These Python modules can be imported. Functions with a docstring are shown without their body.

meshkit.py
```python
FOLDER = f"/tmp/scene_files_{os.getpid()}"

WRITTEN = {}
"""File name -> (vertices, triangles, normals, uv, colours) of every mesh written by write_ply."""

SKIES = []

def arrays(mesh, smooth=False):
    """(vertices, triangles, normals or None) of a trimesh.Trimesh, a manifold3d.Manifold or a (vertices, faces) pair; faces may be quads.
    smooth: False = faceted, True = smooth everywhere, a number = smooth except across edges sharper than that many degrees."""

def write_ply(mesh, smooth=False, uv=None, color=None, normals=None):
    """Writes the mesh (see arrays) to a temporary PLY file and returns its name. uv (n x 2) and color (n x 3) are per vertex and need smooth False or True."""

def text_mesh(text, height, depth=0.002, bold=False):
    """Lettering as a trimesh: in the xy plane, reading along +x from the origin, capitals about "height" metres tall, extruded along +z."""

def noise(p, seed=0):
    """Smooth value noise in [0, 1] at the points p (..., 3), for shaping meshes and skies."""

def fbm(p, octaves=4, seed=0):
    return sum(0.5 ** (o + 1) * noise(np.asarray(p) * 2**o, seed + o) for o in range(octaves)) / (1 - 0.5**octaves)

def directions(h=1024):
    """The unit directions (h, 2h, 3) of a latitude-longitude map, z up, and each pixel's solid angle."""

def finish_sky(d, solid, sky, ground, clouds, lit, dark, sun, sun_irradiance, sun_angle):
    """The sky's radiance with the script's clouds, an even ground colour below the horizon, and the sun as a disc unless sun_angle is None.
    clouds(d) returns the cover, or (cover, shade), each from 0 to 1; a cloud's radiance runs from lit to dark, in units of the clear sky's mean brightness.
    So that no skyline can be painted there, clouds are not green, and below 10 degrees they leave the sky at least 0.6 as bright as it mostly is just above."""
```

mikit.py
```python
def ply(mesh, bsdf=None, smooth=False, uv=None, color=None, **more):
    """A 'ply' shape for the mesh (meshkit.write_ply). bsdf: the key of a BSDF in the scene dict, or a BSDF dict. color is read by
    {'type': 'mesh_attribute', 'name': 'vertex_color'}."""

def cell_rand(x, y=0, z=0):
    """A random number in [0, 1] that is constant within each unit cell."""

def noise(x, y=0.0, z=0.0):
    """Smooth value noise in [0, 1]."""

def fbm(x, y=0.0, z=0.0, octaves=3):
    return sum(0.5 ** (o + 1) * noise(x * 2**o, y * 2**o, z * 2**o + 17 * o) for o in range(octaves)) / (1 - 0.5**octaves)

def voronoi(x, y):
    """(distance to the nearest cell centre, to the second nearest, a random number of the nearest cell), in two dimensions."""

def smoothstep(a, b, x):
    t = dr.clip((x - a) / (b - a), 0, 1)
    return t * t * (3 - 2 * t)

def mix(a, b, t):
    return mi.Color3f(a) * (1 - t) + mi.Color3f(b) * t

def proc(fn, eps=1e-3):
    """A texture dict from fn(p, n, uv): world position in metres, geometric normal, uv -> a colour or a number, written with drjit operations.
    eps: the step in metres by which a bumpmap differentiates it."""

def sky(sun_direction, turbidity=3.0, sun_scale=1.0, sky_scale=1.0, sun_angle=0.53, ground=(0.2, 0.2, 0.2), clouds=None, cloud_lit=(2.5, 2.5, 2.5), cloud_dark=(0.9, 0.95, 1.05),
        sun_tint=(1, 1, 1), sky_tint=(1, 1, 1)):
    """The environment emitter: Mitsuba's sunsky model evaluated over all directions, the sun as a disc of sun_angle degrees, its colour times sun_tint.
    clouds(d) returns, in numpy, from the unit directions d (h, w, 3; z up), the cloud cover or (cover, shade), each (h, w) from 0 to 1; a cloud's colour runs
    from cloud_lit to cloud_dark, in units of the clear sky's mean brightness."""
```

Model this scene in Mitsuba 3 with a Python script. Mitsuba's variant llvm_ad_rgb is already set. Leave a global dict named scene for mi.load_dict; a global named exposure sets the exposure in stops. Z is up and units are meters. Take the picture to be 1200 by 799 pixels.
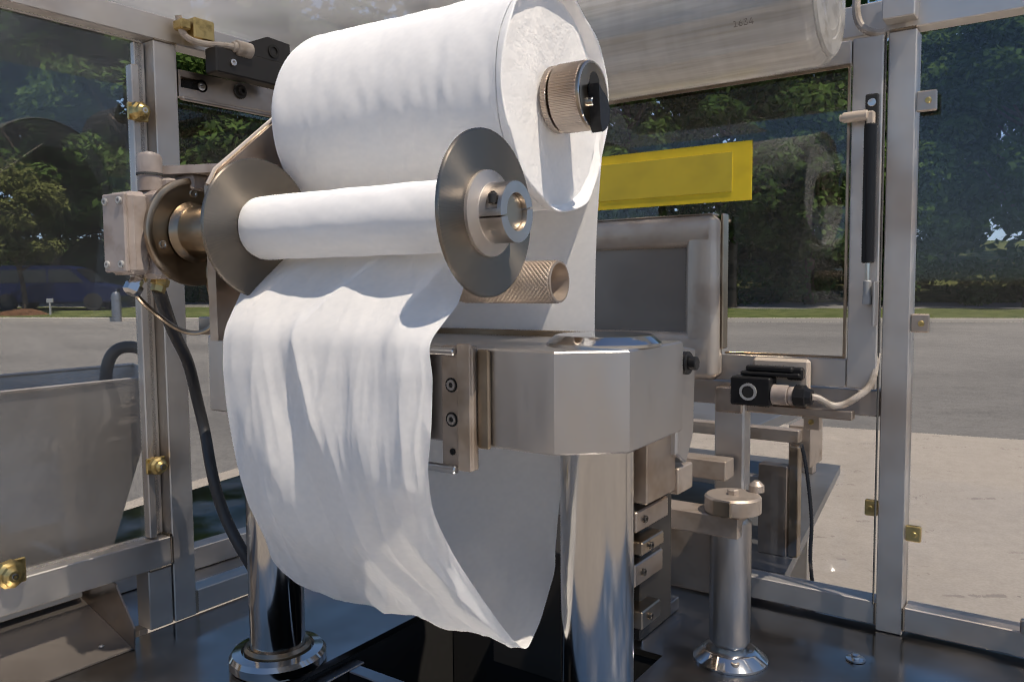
import math, random
import numpy as np, trimesh, manifold3d, mitsuba as mi, drjit as dr, mikit, meshkit
from scipy.interpolate import CubicSpline
from scipy.ndimage import gaussian_filter1d
from shapely.geometry import Polygon, Point, box as sbox
T = mi.ScalarTransform4f
rng = np.random.default_rng(7); random.seed(7)
scene, labels = {}, {}

# ---------------------------------------------------------------- camera, sky, exposure
DECK = 0.95                       # height of the machine bed above the yard
TH, RO = math.radians(4.0), math.radians(0.5)
f0 = np.array([0, math.cos(TH), -math.sin(TH)]); d0 = -np.array([0, math.sin(TH), math.cos(TH)])
iy = -math.sin(RO) * np.array([1, 0, 0.]) + math.cos(RO) * d0
eye = np.array([0, 0, DECK + 0.70])
scene['camera'] = {'type': 'perspective', 'fov': math.degrees(2 * math.atan(600 / 945.)), 'fov_axis': 'x', 'near_clip': 0.05, 'far_clip': 600.0,
                   'to_world': T().look_at(origin=eye.tolist(), target=(eye + f0).tolist(), up=(-iy).tolist())}
scene['daylight'] = mikit.sky((0.345, -0.392, 1.0), turbidity=3.2, ground=(0.25, 0.23, 0.2), sun_tint=(.96, 1.0, 1.07))
exposure = 1.46

# ---------------------------------------------------------------- frames and helpers
class Frame:                      # u: along the beam towards the near right, v: away to the far right, w: up from the machine bed
    def __init__(s, deg):
        p = math.radians(deg)
        s.m = np.array([[math.cos(p), math.sin(p), 0], [-math.sin(p), math.cos(p), 0], [0, 0, 1.0]])
        s.o = np.array([0.114, 1.08, DECK])
    def W(s, p): return np.asarray(p, float) @ s.m.T + s.o
M, EN, UN = Frame(34.7), Frame(35.7), Frame(32.0)     # press, enclosure, unwinder
class GearFrame:                  # the geared motor is drawn about its shaft, then set on the reel's axis
    def W(s, p): return UN.W(np.array([-.612, -.150, .786]) + .91 * (np.asarray(p, float) - np.array([-.748, -.07, .795])))
GM = GearFrame()
class WorldFrame:
    def W(s, p): return np.asarray(p, float)
WD = WorldFrame()

def lab(key, label, cat, group=None, kind=None):
    labels[key] = {'label': label, 'category': cat}
    if group: labels[key]['group'] = group
    if kind: labels[key]['kind'] = kind
    return key
_used = {}
_held = set()
def num(key, hold=True):
    n = _used.get(key, 0); _used[key] = n + 1; key = key if n == 0 else f'{key}_{n:03d}'
    if hold: _held.add(key)
    return key
def add(key, mesh, mat, fr=EN, smooth=35, **kw):
    if key in _held: _held.discard(key)
    else: key = num(key, False)
    if hasattr(mesh, 'to_mesh'):
        q = mesh.to_mesh(); mesh = trimesh.Trimesh(q.vert_properties[:, :3], q.tri_verts, process=False)
    v, f = np.array(mesh.vertices), np.array(mesh.faces)
    scene[key] = mikit.ply(trimesh.Trimesh(fr.W(v), f, process=False), mat, smooth=smooth, **kw)
    return key
def cat_(*ms): return trimesh.util.concatenate(list(ms))

def cbox(lo, hi, c=0.002):
    lo, hi = np.minimum(lo, hi).astype(float), np.maximum(lo, hi).astype(float)
    c = min(c, (hi - lo).min() * 0.3); P = []
    for sx in (0, 1):
        for sy in (0, 1):
            for sz in (0, 1):
                s = np.array([sx, sy, sz]); b = np.where(s, hi, lo); ins = np.where(s, hi - c, lo + c)
                for k in range(3):
                    q = ins.copy(); q[k] = b[k]; P.append(q)
    return trimesh.convex.convex_hull(np.array(P))
def bx(u0, u1, v0, v1, w0, w1, c=0.002): return cbox((u0, v0, w0), (u1, v1, w1), c)
PERM = {'w': [0, 1, 2], 'u': [2, 0, 1], 'v': [1, 2, 0]}
def turn(mesh, axis):
    v = np.array(mesh.vertices)[:, PERM[axis]]
    return trimesh.Trimesh(v, mesh.faces, process=False)
def lathe(profile, axis, c, n=48):
    """profile: (radius, height) pairs, listed so that the solid is on the axis side going up."""
    p = list(profile)
    if p[0][0] > 0: p = [(0, p[0][1])] + p
    if p[-1][0] > 0: p = p + [(0, p[-1][1])]
    p = np.array(p, float)
    m = trimesh.creation.revolve(p, sections=n)
    if m.volume < 0: m.invert()
    m = turn(m, axis); m.apply_translation(c); return m
def ringlathe(profile, axis, c, n=48):
    p = np.array(list(profile) + [profile[0]], float)
    m = trimesh.creation.revolve(p, sections=n)
    if m.volume < 0: m.invert()
    m = turn(m, axis); m.apply_translation(c); return m
def cyl(axis, c, r, h, ch=0.0015, n=40): return lathe([(r - ch, 0), (r, ch), (r, h - ch), (r - ch, h)], axis, c, n)
def prism(poly, axis, lo, hi):
    """poly in (u,v) for axis w, (v,w) for axis u, (w,u) for axis v."""
    p = poly if isinstance(poly, Polygon) else Polygon(poly)
    m = trimesh.creation.extrude_polygon(p, hi - lo, engine='earcut'); m.apply_translation([0, 0, lo]); return turn(m, axis)
def cprism(poly, axis, lo, hi, c=0.003):
    p = Polygon(poly); q = p.buffer(-c, join_style=2)
    A, B = np.array(p.exterior.coords)[:-1], np.array(q.exterior.coords)[:-1]
    P = [np.c_[A, np.full(len(A), h)] for h in (lo + c, hi - c)] + [np.c_[B, np.full(len(B), h)] for h in (lo, hi)]
    return turn(trimesh.convex.convex_hull(np.vstack(P)), axis)
def spline(pts, n):
    p = np.array(pts, float); d = np.r_[0, np.cumsum(np.linalg.norm(np.diff(p, axis=0), axis=1))]
    return CubicSpline(d, p)(np.linspace(0, d[-1], n))
def tube(pts, r, n=12, seg=60, smooth=True, caps=True):
    p = spline(pts, seg) if smooth else np.array(pts, float)
    t = np.gradient(p, axis=0); t /= np.linalg.norm(t, axis=1)[:, None]
    a = np.cross(t[0], [0.3, 0.5, 0.81]); a /= np.linalg.norm(a); V = []
    for i in range(len(p)):
        a = a - t[i] * (a @ t[i]); a /= np.linalg.norm(a); b = np.cross(t[i], a)
        rr = r[i] if hasattr(r, '__len__') else r
        th = np.arange(n) * 2 * np.pi / n
        V.append(p[i] + rr * (np.cos(th)[:, None] * a + np.sin(th)[:, None] * b))
    V = np.vstack(V); F = []
    for i in range(len(p) - 1):
        for j in range(n):
            k = (j + 1) % n
            F += [[i * n + j, i * n + k, (i + 1) * n + k], [i * n + j, (i + 1) * n + k, (i + 1) * n + j]]
    if caps:
        V = np.vstack([V, p[:1], p[-1:]]); a0 = len(V) - 2
        for j in range(n):
            k = (j + 1) % n; F += [[a0, k, j], [a0 + 1, (len(p) - 1) * n + j, (len(p) - 1) * n + k]]
    return trimesh.Trimesh(V, F, process=False)
def grid_faces(a, b):
    i, j = np.meshgrid(np.arange(a - 1), np.arange(b - 1), indexing='ij'); q = (i * b + j).ravel()
    return np.vstack([np.c_[q, q + b, q + b + 1], np.c_[q, q + b + 1, q + 1]])
def socket_screw(axis, c, r, h, sign=1, hexr=0.5):
    """cap screw whose head stands h proud of c along axis, with a hexagon socket."""
    pr = [(r, 0), (r, h * 0.85), (r * 0.9, h), (r * hexr, h), (r * hexr, h * 0.3)]
    m = lathe(pr, axis, (0, 0, 0), 20)
    if sign < 0:
        m.apply_transform(np.diag([-1., -1., -1., 1.])); m.invert()
    m.apply_translation(c); return m

# ---------------------------------------------------------------- materials
def pb(col, rough=0.5, metal=0.0, spec=0.5, **kw):
    b = {'type': 'principled', 'base_color': col if isinstance(col, dict) else {'type': 'rgb', 'value': list(col)}, 'roughness': rough, 'metallic': metal}
    if metal == 0: b['specular'] = spec
    b.update(kw); return {'type': 'twosided', 'bsdf': b}
P_ = mikit.proc; fbm, noise, smoothstep, mix = mikit.fbm, mikit.noise, mikit.smoothstep, mikit.mix
def stained(base, stain, k, amount=1.0, streak=1.0):
    def fn(p, n, uv):
        a = fbm(p.x * k, p.y * k, p.z * k * streak, 4)
        b = noise(p.x * k * 9, p.y * k * 9, p.z * k * 9 * streak)
        return mix(base, stain, dr.clip(smoothstep(0.42, 0.75, a) * amount + (b - 0.5) * 0.12, 0, 1))
    return P_(fn)
def rough_tex(lo, hi, k, streak=1.0):
    return P_(lambda p, n, uv: lo + (hi - lo) * smoothstep(0.25, 0.75, fbm(p.x * k, p.y * k, p.z * k * streak, 4)))
scene['satin_steel'] = pb(stained((.57, .545, .525), (.45, .405, .37), 7, .7, .35), rough_tex(.30, .46, 11, .3), 1.0)
_sat = scene['satin_steel']['bsdf']
scene['satin_steel'] = {'type': 'twosided', 'bsdf': {'type': 'bumpmap', 'scale': 1.0, 'tex': P_(lambda p, n, uv: 0.0045 * fbm(p.x * 20, p.y * 20, p.z * 5, 3) + .00005 * noise(p.x * 60, p.y * 60, p.z * 900), 1e-3), 'bsdf': _sat}}
scene['tube_steel'] = pb(stained((.67, .64, .605), (.46, .385, .325), 5, .75), rough_tex(.44, .60, 14), 1.0)
scene['warm_steel'] = pb(stained((.50, .43, .37), (.33, .25, .19), 14, .8), rough_tex(.26, .45, 23), 1.0)
scene['bronze_steel'] = pb(stained((.40, .33, .25), (.26, .20, .14), 16, .8), rough_tex(.22, .36, 30), 1.0)
scene['polished_steel'] = pb((.60, .585, .57), rough_tex(.05, .13, 16, .25), 1.0)
scene['dusty_steel'] = pb(stained((.50, .425, .36), (.36, .28, .21), 22, .8), .5, .75)
scene['dull_steel'] = pb(stained((.56, .54, .515), (.45, .41, .37), 6, .7), .45, .9)
scene['dull_plate'] = pb(stained((.27, .28, .30), (.20, .19, .18), 5, .7), .42, .8)
scene['chrome'] = pb((.66, .65, .64), .09, 1.0)
scene['bed_steel'] = pb(stained((.40, .40, .41), (.22, .20, .18), 4, .9), rough_tex(.08, .40, 6), 1.0)
scene['brass'] = pb(stained((.62, .47, .20), (.34, .25, .10), 60, .9), .34, 1.0)
scene['black_plastic'] = pb((.014, .014, .015), .3, 0, .25)
scene['black_rubber'] = pb((.035, .035, .037), .42)
scene['black_oxide'] = pb((.05, .046, .042), .38, .6)
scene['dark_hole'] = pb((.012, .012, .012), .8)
scene['seal_rubber'] = pb((.05, .05, .048), .7)
scene['cast_paint'] = pb(stained((.36, .31, .28), (.22, .17, .14), 26, .8), .42)
scene['cable_grey'] = pb(stained((.42, .37, .32), (.30, .25, .2), 60), .5)
scene['tan_plastic'] = pb((.50, .42, .34), .45)
scene['yellow_vinyl'] = pb(stained((.80, .60, .02), (.70, .52, .02), 18, .8), .5)
scene['yellow_vinyl_panel'] = pb(stained((.62, .49, .035), (.54, .42, .03), 12, .8), .4)
scene['frame_beige'] = pb(stained((.60, .535, .465), (.45, .36, .29), 16, .7), .42, .7)
scene['hatch_sheet'] = pb(stained((.30, .275, .25), (.23, .205, .185), 6, .7), .42, .6)
scene['dark_sheet'] = pb(stained((.20, .18, .165), (.15, .13, .115), 6, .7), .3, .6)
scene['clear_panel'] = {'type': 'thindielectric', 'int_ior': 1.5}
scene['dusty_panel'] = {'type': 'blendbsdf', 'weight': P_(lambda p, n, uv: .01 + .045 * smoothstep(.3, .8, fbm(p.x * 3.5, p.y * 3.5, p.z * 2.2, 4))),
                        'a': {'type': 'thindielectric', 'int_ior': 1.5}, 'b': {'type': 'principledthin', 'base_color': {'type': 'rgb', 'value': [.72, .74, .75]}, 'roughness': .7, 'diff_trans': .9}}
def pap(p, n, uv):
    a = fbm(p.x * 160, p.y * 160, p.z * 160, 3)
    return mix((.80, .80, .795), (.87, .865, .855), a)
scene['fabric'] = pb(P_(pap), .85, 0, .2)
scene['fabric_sheet'] = {'type': 'principledthin', 'base_color': P_(lambda p, n, uv: pap(p, n, uv) * 1.03), 'roughness': .85, 'diff_trans': .55, 'spec_trans': 0.0}
scene['fabric_end'] = {'type': 'twosided', 'bsdf': {'type': 'bumpmap', 'scale': 1.0, 'tex': P_(lambda p, n, uv: .0012 * fbm(p.x * 300, p.y * 300, p.z * 300, 3), 5e-4), 'bsdf': {'type': 'diffuse', 'reflectance': P_(pap)}}}
def film(p, n, uv):
    a = fbm(uv.x * 5, uv.y * 60, 0.5, 4); b = fbm(uv.x * 40, uv.y * 6, 3.5, 3)
    return mix((.40, .375, .335), (.68, .655, .615), dr.clip(a * 1.5 - .25 + (b - .5) * .5, 0, 1))
scene['film_wound'] = {'type': 'blendbsdf', 'weight': P_(lambda p, n, uv: .50 + .3 * fbm(uv.x * 4, uv.y * 30, 1.5, 3)), 'a': {'type': 'thindielectric', 'int_ior': 1.5}, 'b': pb(P_(film), .25, 0, .6)}
scene['film_end'] = {'type': 'blendbsdf', 'weight': .55, 'a': {'type': 'thindielectric', 'int_ior': 1.5}, 'b': pb(stained((.50, .48, .44), (.34, .32, .29), 40), .3)}
scene['ink'] = pb((.16, .14, .125), .6)
scene['roof_sheet'] = {'type': 'blendbsdf', 'weight': P_(lambda p, n, uv: .16 + .5 * smoothstep(.3, .8, fbm(p.x * 3.2, p.y * 3.2, p.z, 4))),
                       'a': {'type': 'thindielectric', 'int_ior': 1.5},
                       'b': {'type': 'principledthin', 'base_color': {'type': 'rgb', 'value': [.58, .585, .60]}, 'roughness': .6, 'diff_trans': 1.2}}
# yard
def conc(p, n, uv):
    a = fbm(p.x * .7, p.y * .7, 0, 4); b = fbm(p.x * 14, p.y * 14, 2, 3); c = noise(p.x * 90, p.y * 90, 5)
    col = mix((.25, .222, .19), (.34, .304, .26), dr.clip(.2 + a * .7 + (b - .5) * .5, 0, 1))
    spot = smoothstep(.90, .96, noise(p.x * 9 + 3 * noise(p.x * 30, p.y * 30, 2), p.y * 9, 9)) * .5
    return mix(col * (0.93 + .14 * c), (.13, .11, .10), spot)
def asph(p, n, uv):
    a = fbm(p.x * .25, p.y * .5, 0, 4); c = noise(p.x * 45, p.y * 45, 5); d = noise(p.x * 7, p.y * 7, 1)
    return mix((.115, .112, .108), (.185, .178, .168), dr.clip(a * 1.3 - .15, 0, 1)) * (.68 + .21 * c + .13 * d)
def grs(p, n, uv):
    return mix((.03, .045, .012), (.09, .10, .035), dr.clip(fbm(p.x * 2.5, p.y * 2.5, 0, 4) * 1.5 - .3, 0, 1))
scene['concrete'] = pb(P_(conc), .8, 0, .3)
scene['asphalt'] = pb(P_(asph), .85, 0, .3)
scene['turf'] = pb(P_(grs), .9, 0, .2)
scene['kerb_stone'] = pb((.42, .39, .34), .8, 0, .3)
scene['bark'] = pb(stained((.11, .085, .06), (.05, .04, .03), 3), .9, 0, .2)
scene['mulch'] = pb(stained((.11, .06, .035), (.06, .035, .02), 8), .95, 0, .1)
for nm, c in (('leaf_deep', (.046, .084, .024)), ('leaf_mid', (.075, .125, .034)), ('leaf_olive', (.115, .130, .045))):
    scene[nm] = {'type': 'principledthin', 'base_color': P_(lambda p, n, uv, c=c: mi.Color3f(c) * (.65 + .8 * noise(p.x * 2.3, p.y * 2.3, p.z * 2.3))), 'roughness': .55, 'diff_trans': .7, 'spec_trans': 0.0}
scene['van_paint'] = pb((.004, .009, .045), .35, 0, .3)
scene['van_glass'] = pb((.012, .014, .016), .08)
scene['tyre'] = pb((.02, .02, .02), .8)
scene['wall_panel'] = pb((.46, .43, .38), .8)
scene['roof_grey'] = pb((.20, .20, .20), .7)
scene['steel_galv'] = pb((.42, .42, .41), .5, .4)

# ---------------------------------------------------------------- the yard
def gz(x, y):
    t = np.clip((y - 11) / 19., 0, 1); t = t * t * (3 - 2 * t)
    z = t * np.clip(.27 - .0105 * x, -.05, .75)
    return z
def ground_grid(xs, ys, dz):
    X, Y = np.meshgrid(xs, ys, indexing='ij'); Z = gz(X, Y) + dz(X, Y)
    return trimesh.Trimesh(np.c_[X.ravel(), Y.ravel(), Z.ravel()], grid_faces(len(xs), len(ys))[:, ::1], process=False)
xs = np.r_[-250, -120, np.linspace(-60, 60, 61), 120, 250]; ys = np.r_[-250, -100, -40, np.linspace(-20, 60, 81), 100, 250]
add('ground', ground_grid(xs, ys, lambda X, Y: np.where(Y > 32, np.clip((Y - 32) / 25, 0, 1) * 1.0, 0)), 'asphalt', WD, True)
lab('ground', 'grey asphalt yard reaching from the concrete apron to the far kerb', 'yard', kind='structure')
apron = Polygon([(-40, -40), (40, -40), (40, -9.4), (5.27, 8.23), (3.5, 9.12), (1.2, 10.2), (-2.46, 7.39), (-2.9, 6.35), (-4.4, 2.0), (-40, 1.0)])
am = trimesh.creation.extrude_polygon(apron, 0.006, engine='earcut')
add('pavement', am, 'concrete', WD, False); lab('pavement', 'pale sunlit concrete apron with small dark stains beside the machine', 'concrete apron', kind='structure')
# kerb, grass verge
kx = np.linspace(-60, 60, 61)
def kerb_y(x): return 30.0 + .02 * x
kv = []
for x in kx:
    y = kerb_y(x); z = gz(x, y)
    kv += [(x, y, z - .1), (x, y, z + .13), (x, y + .18, z + .14), (x, y + .18, z - .1)]
kv = np.array(kv); kf = []
for i in range(len(kx) - 1):
    for j in range(3):
        a = i * 4 + j; kf += [[a, a + 4, a + 5], [a, a + 5, a + 1]]
add('kerb', trimesh.Trimesh(kv, kf, process=False), 'kerb_stone', WD, False); lab('kerb', 'low pale kerb between the asphalt and the grass verge', 'kerb', kind='structure')
gx = np.linspace(-60, 60, 121); gy = np.linspace(0.18, 45, 60)
X, D = np.meshgrid(gx, gy, indexing='ij'); Y = 30.0 + .02 * X + D
Z = gz(X, Y) + .12 + np.clip(D / 7, 0, 1) * .12 + np.clip((D - 12) / 30, 0, 1) * 5 + .05 * meshkit.noise(np.stack([X * .8, Y * .8, X * 0], -1))
def gtop(x, y):
    d = y - kerb_y(x); return float(gz(x, y) + .12 + np.clip(d / 7, 0, 1) * .12 + np.clip((d - 12) / 30, 0, 1) * 5)
add('verge', trimesh.Trimesh(np.c_[X.ravel(), Y.ravel(), Z.ravel()], grid_faces(len(gx), len(gy)), process=False), 'turf', WD, True)
lab('verge', 'strip of grass behind the kerb rising under the trees', 'grass verge', kind='structure')

# trees
def leaf_cloud(n, centres, radii, size, seed):
    r = np.random.default_rng(seed); k = r.integers(0, len(centres), n)
    d = r.normal(size=(n, 3)); d /= np.linalg.norm(d, axis=1)[:, None]
    rad = r.uniform(.25, 1, n) ** .6
    c = centres[k] + d * (radii[k] * rad)[:, None] * np.array([1, 1, .72])
    nrm = d * .6 + r.normal(size=(n, 3)) * .6 + np.array([0, 0, .7]); nrm /= np.linalg.norm(nrm, axis=1)[:, None]
    a = np.cross(nrm, r.normal(size=(n, 3))); a /= np.linalg.norm(a, axis=1)[:, None]; b = np.cross(nrm, a)
    s = size * r.uniform(.6, 1.35, n)[:, None]
    v = np.stack([c + a * s, c + b * s * .55, c - a * s, c - b * s * .55], 1).reshape(-1, 3)
    q = np.arange(n)[:, None] * 4
    return trimesh.Trimesh(v, np.vstack([q + [0, 1, 2], q + [0, 2, 3]]), process=False)
def crown_points(h0, h1, rad, n, seed, lump):
    r = np.random.default_rng(seed); C = []
    while len(C) < n:
        p = r.uniform(-1, 1, 3); q = np.linalg.norm(p)
        if q < 1 and q > .35: C.append(p)
    C = np.array(C); C *= (0.78 + .35 * meshkit.noise(C * 2.2 + seed))[:, None]
    z = (C[:, 2] + 1) / 2
    rr = rad * (1.0 - .35 * z)
    out = np.c_[C[:, 0] * rr, C[:, 1] * rr, h0 + z * (h1 - h0)]
    return out, r.uniform(.55, 1.25, n) * lump
def trunk_mesh(h, r, seed, limbs):
    q = np.random.default_rng(seed)
    ms = [tube([(0, 0, -.3), (.05, .03, h * .3), (q.normal() * .15, q.normal() * .15, h * .62), (q.normal() * .3, q.normal() * .3, h)], np.linspace(r, r * .25, 14), 9, 14)]
    for i in range(limbs):
        a = q.uniform(0, 6.28); z = h * q.uniform(.35, .75); l = h * q.uniform(.18, .32)
        ms.append(tube([(0, 0, z), (math.cos(a) * l * .5, math.sin(a) * l * .5, z + l * .35), (math.cos(a) * l, math.sin(a) * l, z + l * .85)], np.linspace(r * .45, r * .1, 8), 6, 8))
    return cat_(*ms)
variants = []
for s in range(4):
    c, rad = crown_points(1.6 + .5 * s, 14.5 + 1.2 * (s % 3), 4.6, 85, 11 + s, 1.25)
    variants.append((leaf_cloud(26000, c, rad, .20, 40 + s), trunk_mesh(12.5, .26, 60 + s, 9)))
class Place:
    def __init__(s, x, y, z, sc, rot): s.t = (x, y, z); s.s = sc; s.c, s.q = math.cos(rot), math.sin(rot)
    def W(s, p):
        p = np.asarray(p) * s.s; return np.c_[p[:, 0] * s.c - p[:, 1] * s.q, p[:, 0] * s.q + p[:, 1] * s.c, p[:, 2]] + s.t
tree_spots = [(-29, 40, 1.05), (-23.5, 42, 1.12), (-18.5, 39.5, 1.0), (-13.2, 42.5, 1.15), (-8.6, 40, 1.0), (1.4, 40, 1.02), (6.0, 41.5, 1.12), (10.8, 39.5, .98), (15.3, 41.5, 1.06), (20.2, 42.5, .92), (25.2, 39.5, 1.0), (31, 42, 1.05)]
GL, GB, GD, GR = 'trees seen through the left panel', 'trees behind the rolls', 'trees behind the guard door', 'trees seen through the right panel'
TREE_LABELS = [('tall tree at the far left edge, beyond the young tree', GL), ('tall dark tree rising behind the blue van', GL), ('tall dark tree filling the gap left of the corner post', GL),
    ('tall dark tree showing between the corner post and the big roll', GB), ('tall dark tree half hidden by the left end of the big roll', GB), ('tall dark tree half hidden by the right end of the big roll', GB),
    ('tall dark tree behind the left half of the yellow sticker', GD), ('tall dark tree behind the guard door pane right of the yellow sticker', GD),
    ('tall dark tree behind the guard door stile and gas strut', GD), ('tall tree just right of the right post', GR), ('tall tree at the right edge of the right panel', GR), ('tall tree past the right edge of the right panel', GR)]
for i, (x, y, sc) in enumerate(tree_spots):
    k = num('tree'); pl = Place(x, y, gtop(x, y), sc, i * 1.7)
    cr, tr = variants[i % 4]
    add(k + '__trunk', tr, 'bark', pl, True); add(k + '__crown', cr, ('leaf_mid', 'leaf_deep', 'leaf_mid')[i % 3], pl, False)
    lab(k, TREE_LABELS[i][0], 'tree', TREE_LABELS[i][1])
# woods behind, undergrowth
wc, wr = [], []
q = np.random.default_rng(5)
for i in range(640):
    x = q.uniform(-62, 62); y = q.uniform(49, 60); z = gtop(x, y) + q.uniform(.3, 20.5)
    wc.append((x, y, z)); wr.append(q.uniform(1.4, 2.6))
add('woodland', leaf_cloud(84000, np.array(wc), np.array(wr), .42, 3), 'leaf_deep', WD, False)
lab('woodland', 'dark mass of woodland closing the view behind the row of trees', 'woodland', kind='stuff')
wc, wr = [], []
for i in range(170):
    x = q.uniform(-45, 45); y = q.uniform(40, 46); wc.append((x, y, gtop(x, y) + q.uniform(.1, 2.2))); wr.append(q.uniform(.6, 1.6))
add('undergrowth', leaf_cloud(32000, np.array(wc), np.array(wr), .17, 4), 'leaf_deep', WD, False)
lab('undergrowth', 'dark undergrowth of bushes along the foot of the trees', 'undergrowth', kind='stuff')
# young tree in its mulch ring
k = num('young_tree'); yx, yy = -19.2, 31.6; pl = Place(yx, yy, gtop(yx, yy), 1, 0)
c, rad = crown_points(1.7, 6.0, 2.1, 34, 77, .72)
add(k + '__trunk', trunk_mesh(4.6, .11, 5, 7), 'bark', pl, True); add(k + '__crown', leaf_cloud(7000, c, rad, .11, 9), 'leaf_olive', pl, False)
add(k + '__mulch_ring', lathe([(1.0, 0), (.7, .16), (.25, .28)], 'w', (0, 0, -.02), 24), 'mulch', pl, 40)
lab(k, 'slim young tree with olive leaves in a mulch mound before the blue van', 'tree')
# van
k = num('parked_van')
class VanFrame:
    def W(s, p):
        a = .12; p = np.asarray(p) * 1.1; x, y = p[:, 0], p[:, 1]
        return np.c_[x * math.cos(a) - y * math.sin(a) - 19.9, x * math.sin(a) + y * math.cos(a) + 35.6, p[:, 2] + gtop(-17.5, 35.6) + .02]
VF = VanFrame()
prof = [(-2.45, .34), (2.3, .34), (2.48, .55), (2.42, .92), (1.55, 1.12), (.95, 1.66), (.5, 1.76), (-1.9, 1.78), (-2.28, 1.62), (-2.5, .95)]
def vprism(pts, y0, y1): return cprism([(b, a) for a, b in pts], 'v', y0, y1, .05)
def vp(pts, y0, y1):
    A = np.array(pts); Pts = np.vstack([np.c_[A[:, 0], np.full(len(A), y), A[:, 1]] for y in (y0, y1)]); return trimesh.convex.convex_hull(Pts)
add(k + '__body', cat_(vp([(-2.48, .34), (2.3, .34), (2.48, .55), (2.42, .9), (1.5, 1.08), (-2.52, 1.0)], -.93, .93)), 'van_paint', VF)
add(k + '__roof', vp([(1.5, 1.06), (.85, 1.66), (.5, 1.76), (-1.9, 1.78), (-2.28, 1.62), (-2.5, .98)], -.82, .82), 'van_paint', VF)
for a0, a1, b0, b1 in ((-2.2, -2.05, -1.15, -1.15), (-1.05, -1.05, -.15, -.15), (-.05, -.05, 1.25, .72)):
    for sd in (-1, 1):
        add(k + '__window', vp([(a0, 1.1), (a1, 1.6), (b1, 1.6), (b0, 1.1)], sd * .815, sd * .835), 'van_glass', VF, False)
add(k + '__windscreen', vp([(1.5, 1.10), (.93, 1.62), (.90, 1.64), (1.4, 1.10)], -.72, .72).apply_translation([.035, 0, .02]), 'van_glass', VF, False)
for wx in (-1.55, 1.6):
    for sd in (-.95, .95):
        w = add(k + '__wheel', turn(trimesh.creation.cylinder(.34, .22, sections=28), 'v').apply_translation([wx, sd * .93, .34]), 'tyre', VF)
        add(w + '__rim', turn(trimesh.creation.cylinder(.21, .24, sections=20), 'v').apply_translation([wx, sd * .935, .34]), 'black_oxide', VF)
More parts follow.
